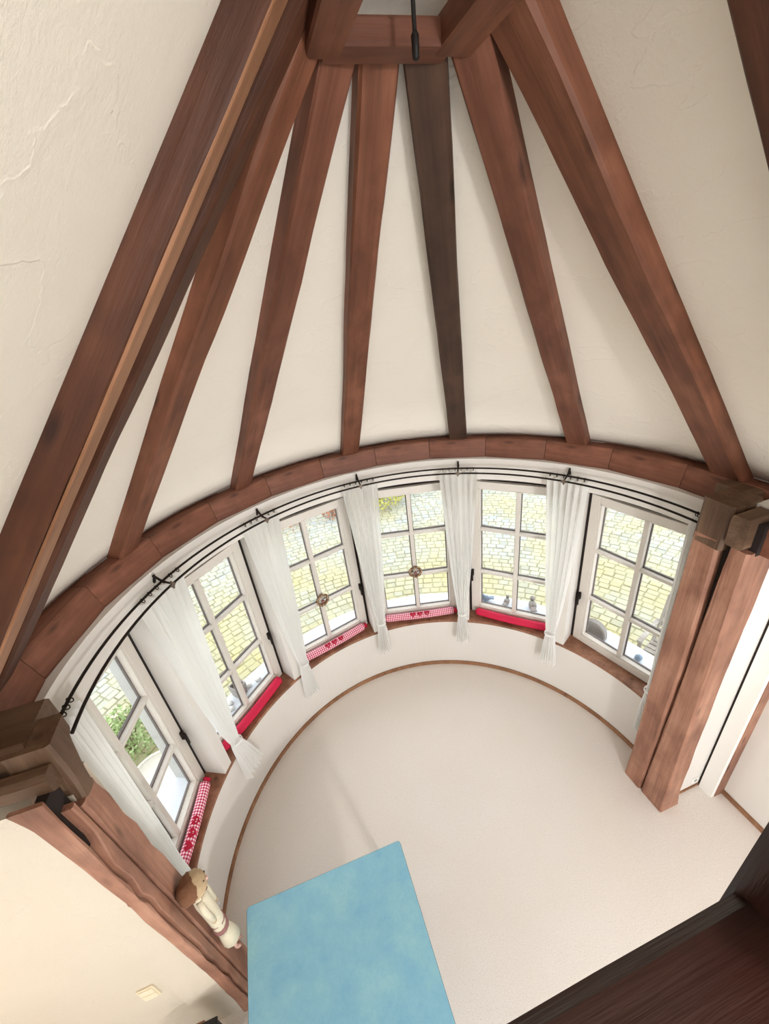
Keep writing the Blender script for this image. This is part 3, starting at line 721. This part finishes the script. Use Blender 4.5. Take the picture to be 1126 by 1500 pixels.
# ------------------------------------------------------------------ gallery below the viewer
gd = struct(empty('floor_gallery', (0, -2.9, 2.7)))
for i in range(14):
    y1 = -1.60-0.2*i; box('plank', (-2.36, 2.36, y1-0.194, y1, 2.70, 2.74), 'rail', gd, bev=0.003)
box('edge_beam', (-2.36, 2.36, -1.68, -1.56, 2.50, 2.70), 'rail', gd, bev=0.008)
gr = tag(empty('gallery_railing', (0.2, -1.6, 2.74)), 'dark reddish brown wooden gallery railing with a square newel post', 'railing')
timber('handrail', (-1.35, -1.600, 3.61), (1.3, -1.600, 3.61), 0.08, 0.146, (0, 0, 1), 'rail', gr, 0.014, 0.002, 71)
box('newel_post', (-0.315, -0.175, -1.66, -1.519, 2.74, 3.86), 'rail', gr, bev=0.008)
box('bottom_rail', (-1.35, 1.3, -1.625, -1.575, 2.82, 2.88), 'rail', gr, bev=0.004)
for i in range(20):
    x = -1.27+0.13*i
    if -0.37 < x < -0.12: continue
    v, f = tube_data([(x, -1.60, z) for z in (2.88, 2.95, 3.1, 3.25, 3.4, 3.55, 3.58)], [0.018, 0.022, 0.016, 0.024, 0.016, 0.022, 0.018], 8); obj('baluster', v, f, 'rail', gr, smooth=True)

# ------------------------------------------------------------------ two added fill lamps out of view, and the recess lantern
def lamp(name, loc, ztop, power, rad, col, label):
    root = tag(empty(name, loc), label, 'lamp'); x, y, z = loc
    tube('cable', [(x, y, ztop), (x, y, (z+ztop)/2), (x, y, z+rad)], 0.005, 'cord', root)
    v, f = loft([[(x+r_*math.cos(2*PI*q/24), y+r_*math.sin(2*PI*q/24), z+z_) for q in range(24)] for r_, z_ in ((0.03, rad*1.25), (rad*0.7, rad*1.1), (rad*1.05, rad*0.75), (rad*1.0, rad*0.75), (rad*0.66, rad*1.06), (0.02, rad*1.2))]); obj('shade_cap', v, f, 'iron', root, smooth=True)
    L = bpy.data.lights.new('bulb', 'POINT'); L.energy = power; L.shadow_soft_size = rad*0.9; L.color = col
    lo = bpy.data.objects.new('bulb', L); COL.objects.link(lo); lo.parent = root
lamp('added_fill_lamp', (0.45, -3.1, 4.35), 4.9, 76, 0.16, (1.0, 0.985, 0.96), 'added fill lamp hanging above the gallery floor')  # added unseen lamp, brightens the upper room
lamp('added_fill_lamp', (0.3, -3.5, 2.05), 2.7, 110, 0.14, (1.0, 0.985, 0.96), 'added fill lamp hanging under the gallery floor')  # added unseen lamp, brightens the lower room
lamp('wall_lantern', (-2.9, -0.9, 1.75), 2.2, 1.0, 0.07, (1.0, 0.55, 0.26), 'small warm lantern in the recess by the plaster wall')

# ------------------------------------------------------------------ outside: paved yard
GZ = -0.25
yd = struct(empty('ground_yard', (0, 4, GZ)))
pts = [pol(2.46, 200*i/40-10, GZ-0.014) for i in range(41)]; pts2 = [pol(16, 200*i/40-10, GZ-0.014) for i in range(41)]
obj('joint_bed', pts+pts2, [(i, i+41, i+42, i+1) for i in range(40)], 'joint', yd)
rnd = random.Random(5); pav = []
r = 2.62; row = 0
while r < 8.6:
    h = 0.115+0.015*rnd.random(); n = int(R_(190)*(r+h/2)/(0.15+0.02*rnd.random())); off = rnd.random()
    for i in range(n):
        a0 = -5+190*(i+off)/n; a1 = a0+190/n; pav.append((r, h, a0, a1))
    r += h; row += 1
def paver_data(r, h, a0, a1, loc=None):
    g = 0.006; da = math.degrees(g/(r+h/2)); am = (a0+a1)/2
    zt = GZ+rnd.uniform(-0.008, 0.008); q = rnd.uniform(-0.5, 0.5)*math.degrees(0.012/r)
    bot = [pol(rr, aa, GZ-0.05) for rr, aa in ((r+g, a0+da), (r+h-g, a0+da+q), (r+h-g, a1-da+q), (r+g, a1-da))]
    top = [pol(rr, aa, zt+rnd.uniform(-0.003, 0.003)) for rr, aa in ((r+2*g, a0+2*da), (r+h-2*g, a0+2*da+q), (r+h-2*g, a1-2*da+q), (r+2*g, a1-2*da))]
    mid = [Vector((b.x, b.y, zt-0.012)) for b in bot]
    return [tuple(p) for p in bot+mid+top], [(0, 1, 5, 4), (1, 2, 6, 5), (2, 3, 7, 6), (3, 0, 4, 7), (4, 5, 9, 8), (5, 6, 10, 9), (6, 7, 11, 10), (7, 4, 8, 11), (8, 9, 10, 11)]
def vis_rank(p):
    am = (p[2]+p[3])/2; rr = p[0]
    pt = pol(rr, am, GZ); d = pt-cam.matrix_basis.translation
    x, y, z = d.dot(CR), d.dot(CU), d.dot(CF)
    if z < 0.1: return 1e9
    px, py = 563+601.8*x/z, 750-601.8*y/z
    # seen through the panes only
    t = (cam.matrix_basis.translation.z-1.6)/(cam.matrix_basis.translation.z-GZ)
    hit = cam.matrix_basis.translation.lerp(pt, 1.0)
    for s in [i/60 for i in range(20, 60)]:
        q = cam.matrix_basis.translation.lerp(pt, s)
        if math.hypot(q.x, q.y) > 2.14 and q.y > -0.1:
            if 0.8 < q.z < 2.42:
                aq = math.degrees(math.atan2(q.y, q.x))
                if any(abs(aq-w_) < 10.5 for w_ in WAZ): return rr
            return 1e9
    return 1e9
rank = sorted(pav, key=vis_rank); near = rank[:300]; rest = rank[300:]
for p in near:
    v, f = paver_data(*p); c0 = pol(p[0], (p[2]+p[3])/2, GZ)
    obj('paver', [tuple(Vector(q)-c0) for q in v], f, 'paver', yd, Matrix.Translation(c0))
v, f = join([paver_data(*p) for p in rest]); o = obj('far_pavers', v, f, 'paver', yd); o['kind'] = 'stuff'

# ------------------------------------------------------------------ planting and things outside
def shrub(name, c, rad, h, mat, label, seed, n=900, lf=0.05, group=None, stem=True):
    rnd = random.Random(seed); root = tag(empty(name, (c[0], c[1], c[2] if len(c) > 2 else GZ)), label, 'shrub', group); z0 = root.matrix_basis.translation.z
    V = []; F = []
    for i in range(n):
        th = rnd.uniform(0, 2*PI); u = rnd.random()**0.4; ph = math.acos(rnd.uniform(-0.55, 1))
        p = Vector((math.sin(ph)*math.cos(th)*rad*u, math.sin(ph)*math.sin(th)*rad*u, h*0.42+math.cos(ph)*h*0.58*u))
        p *= 1+0.15*noise.noise(p*4/rad+Vector((seed, 0, 0)))
        d = Vector((rnd.gauss(0, 1), rnd.gauss(0, 1), rnd.gauss(0.4, 0.8))).normalized(); e = d.orthogonal().normalized(); e.rotate(Matrix.Rotation(rnd.uniform(0, 6.28), 3, d)); L = lf*rnd.uniform(0.7, 1.4)
        k = len(V); g = d.cross(e)
        V += [p, p+e*L*0.5+g*L*0.32, p+e*L+d*L*0.15, p+e*L*0.5-g*L*0.32]
        F += [(k, k+1, k+2), (k, k+2, k+3)]
    V = [(q.x+c[0], q.y+c[1], max(q.z, 0.02)+z0) for q in V]
    o = obj('foliage', V, F, mat, root); o['kind'] = 'stuff'
    if stem:
        for i in range(5):
            a = i*1.3+seed; tube('stem', [(c[0]+0.02*math.cos(a), c[1]+0.02*math.sin(a), z0), (c[0]+0.25*rad*math.cos(a), c[1]+0.25*rad*math.sin(a), z0+h*0.4), (c[0]+0.5*rad*math.cos(a), c[1]+0.5*rad*math.sin(a), z0+h*0.75)], [0.012, 0.009, 0.004], 'twig', root, 6)
    return root
shrub('shrub', (1.45, 7.2), 0.75, 0.8, 'leaf_y', 'rounded yellow green bush on the far side of the paved yard', 1, 2600, 0.06)
shrub('shrub', (-0.75, 7.3), 0.6, 0.5, 'leaf_r', 'low rusty leaved shrub at the far edge of the yard', 2, 700, 0.05)
shrub('shrub', (0.3, 7.05), 0.3, 0.35, 'leaf_r', 'sparse rusty shrub beside the white border stones', 8, 400, 0.05)
shrub('shrub', (-3.15, 2.35), 0.36, 0.62, 'leaf', 'leafy green shrub outside the window behind the doll post', 3, 1500, 0.045)
shrub('shrub', (-2.25, 2.35), 0.24, 0.55, 'leaf', 'small green shrub below the window with the grey box on its ledge', 4, 900, 0.04)
shrub('shrub', (-2.95, 1.05), 0.22, 0.5, 'leaf', 'green plant growing beside the pale clay bowl in the yard', 6, 800, 0.045)
for i, (x_, y_) in enumerate(((0.22, 7.62), (-0.22, 7.72), (0.66, 7.72), (2.38, 7.3), (2.82, 7.2), (2.62, 7.65), (3.25, 7.1))):
    tag(blob('border_stone', (x_, y_, GZ+0.08), (0.17+0.04*math.sin(i), 0.14, 0.12), 'pebble', jit=0.35, seed=i), 'white border stone in the row at the far edge of the yard', 'stone', 'white border stones')
# clay bowl
bw = tag(empty('clay_bowl', (-2.72, 1.72, GZ)), 'wide pale clay bowl standing on the paving near the doll post window', 'bowl')
prof = [(0.12, 0), (0.2, 0.1), (0.27, 0.24), (0.285, 0.26), (0.26, 0.262), (0.24, 0.22), (0.05, 0.18)]
v, f = loft([[(-2.72+r_*math.cos(2*PI*q/28), 1.72+r_*math.sin(2*PI*q/28), GZ+z_) for q in range(28)] for r_, z_ in prof]); obj('bowl_body', v, f, 'clay', bw, smooth=True)
v, f = ring_data((-2.72, 1.72, GZ+0.262), (0, 0, 1), 0.272, 0.016, 32, 8); obj('rim', v, f, 'clay', bw, smooth=True)
# ledge ornaments
LZ = SILL-0.019
def bird(a, rr, mat, label, s, rz):
    p = pol(rr, a, LZ); root = tag(empty('bird_figurine', p, R_(rz)), label, 'figurine', 'bird figurines on the outer ledge')
    mw = root.matrix_basis
    bd = blob('body', (0, 0, 0.045*s), (0.062*s, 0.042*s, 0.045*s), mat, root, 0.08, a, mw)
    blob('head', (0.045*s, 0, 0.098*s), (0.03*s, 0.027*s, 0.028*s), mat, root, 0.0, 0, mw)
    v, f = loft([[(0.07*s, y*s*0.01, 0.095*s+z*s*0.008) for y, z in ((-1, -1), (1, -1), (1, 1), (-1, 1))], [(0.098*s, y*0.001, 0.09*s+z*0.001) for y, z in ((-1, -1), (1, -1), (1, 1), (-1, 1))]]); obj('beak', v, f, 'ironlight', root, mw)
    v, f = loft([[(-0.04*s, y*0.022*s, 0.055*s+z*0.012*s) for y, z in ((-1, -1), (1, -1), (1, 1), (-1, 1))], [(-0.115*s, y*0.03*s, 0.062*s+z*0.006*s) for y, z in ((-1, -1), (1, -1), (1, 1), (-1, 1))]]); obj('tail', v, f, mat, root, mw)
bird(54.7, 2.40, 'bluestone', 'blue grey bird figurine on the stone ledge', 0.9, 150)
bird(48.6, 2.40, 'stone', 'small grey bird figurine between the two others on the ledge', 0.85, 40)
bird(41.4, 2.42, 'stone', 'larger grey bird figurine on the ledge near the tied curtain', 1.15, 60)
p = pol(2.37, 24.6, LZ); st = tag(empty('garden_stone', p, R_(24.6)), 'rounded upright grey stone slab standing on the outer ledge', 'stone')
prof = [(0.135*math.cos(PI*i/16), 0.19*math.sin(PI*i/16)**0.8) for i in range(17)]
rg = []
for x_, s_ in ((-0.04, 0.9), (-0.03, 1.0), (0.03, 1.0), (0.04, 0.9)): rg.append([(x_, y_*s_, max(0, z_*s_)) for y_, z_ in prof])
v, f = loft(rg); obj('slab', v, f, 'stone', st, st.matrix_basis)
p = pol(2.42, 133.0, LZ); pb = tag(empty('planter_box', p, R_(133)), 'small grey stone box on the ledge outside the crimson roll window', 'box'); mw = pb.matrix_basis
v, f = loft([[(x_*s_, y_*s_, z_) for x_, y_ in ((-1, -1), (1, -1), (1, 1), (-1, 1))] for z_, s_ in ((0, 0.055), (0.14, 0.065), (0.14, 0.052), (0.05, 0.05))]); obj('box_body', v, f, 'stone', pb, mw)
blob('soil', (0, 0, 0.105), (0.05, 0.05, 0.02), 'twig', pb, 0.1, 1, mw)
for i, (a, rr) in enumerate(((137.5, 2.36), (136.4, 2.42), (138.6, 2.43), (130.5, 2.40), (128.0, 2.37))):
    tag(blob('pebble', pol(rr, a, LZ+0.02), (0.035, 0.028, 0.022), 'pebble', jit=0.25, seed=i), 'white pebble on the ledge beside the grey stone box', 'pebble', 'pebbles on the ledge')
blob0 = tag(blob('pebble', pol(2.36, 13.0, LZ+0.03), (0.04, 0.035, 0.032), 'bluestone', jit=0.2, seed=9), 'blue grey pebble on the ledge below the garden chair', 'pebble')
# garden chair
def garden_chair(c, rz, label):
    root = tag(empty('garden_chair', (c[0], c[1], GZ), rz), label, 'chair'); mw = root.matrix_basis
    for i in range(6): box('seat_slat', (-0.23, 0.23, -0.2+0.075*i, -0.145+0.075*i, 0.42, 0.44), 'slat', root, mw, 0.003)
    for i in range(5):
        z = 0.52+0.1*i; y = 0.25+0.03*i; box('back_slat', (-0.23, 0.23, y-0.01, y+0.012, z, z+0.065), 'slat', root, mw, 0.003)
    for s in (-1, 1):
        timber('leg', (s*0.22, -0.22, 0), (s*0.22, 0.24, 0.5), 0.03, 0.045, (1, 0, 0), 'slat', root, 0.003, 0.001, 1).matrix_basis = frame((s*0.22, -0.22, 0), (0, 0.46, 0.5), (1, 0, 0))
        timber('leg', (s*0.2, 0.26, 0), (s*0.2, -0.18, 0.42), 0.03, 0.045, (1, 0, 0), 'slat', root, 0.003, 0.001, 2).matrix_basis = frame((s*0.2, 0.26, 0), (0, -0.44, 0.42), (1, 0, 0))
        timber('back_stile', (s*0.22, 0.22, 0.44), (s*0.22, 0.39, 1.02), 0.03, 0.045, (1, 0, 0), 'slat', root, 0.003, 0.001, 3).matrix_basis = frame((s*0.22, 0.22, 0.44), (0, 0.17, 0.58), (1, 0, 0))
        box('armrest', (s*0.25-0.025, s*0.25+0.025, -0.2, 0.32, 0.64, 0.665), 'slat', root, mw, 0.004)
        box('arm_support', (s*0.25-0.018, s*0.25+0.018, -0.17, -0.13, 0.4, 0.64), 'slat', root, mw)
garden_chair((3.05, 0.75), R_(-70), 'weathered grey slatted garden chair on the paving outside')
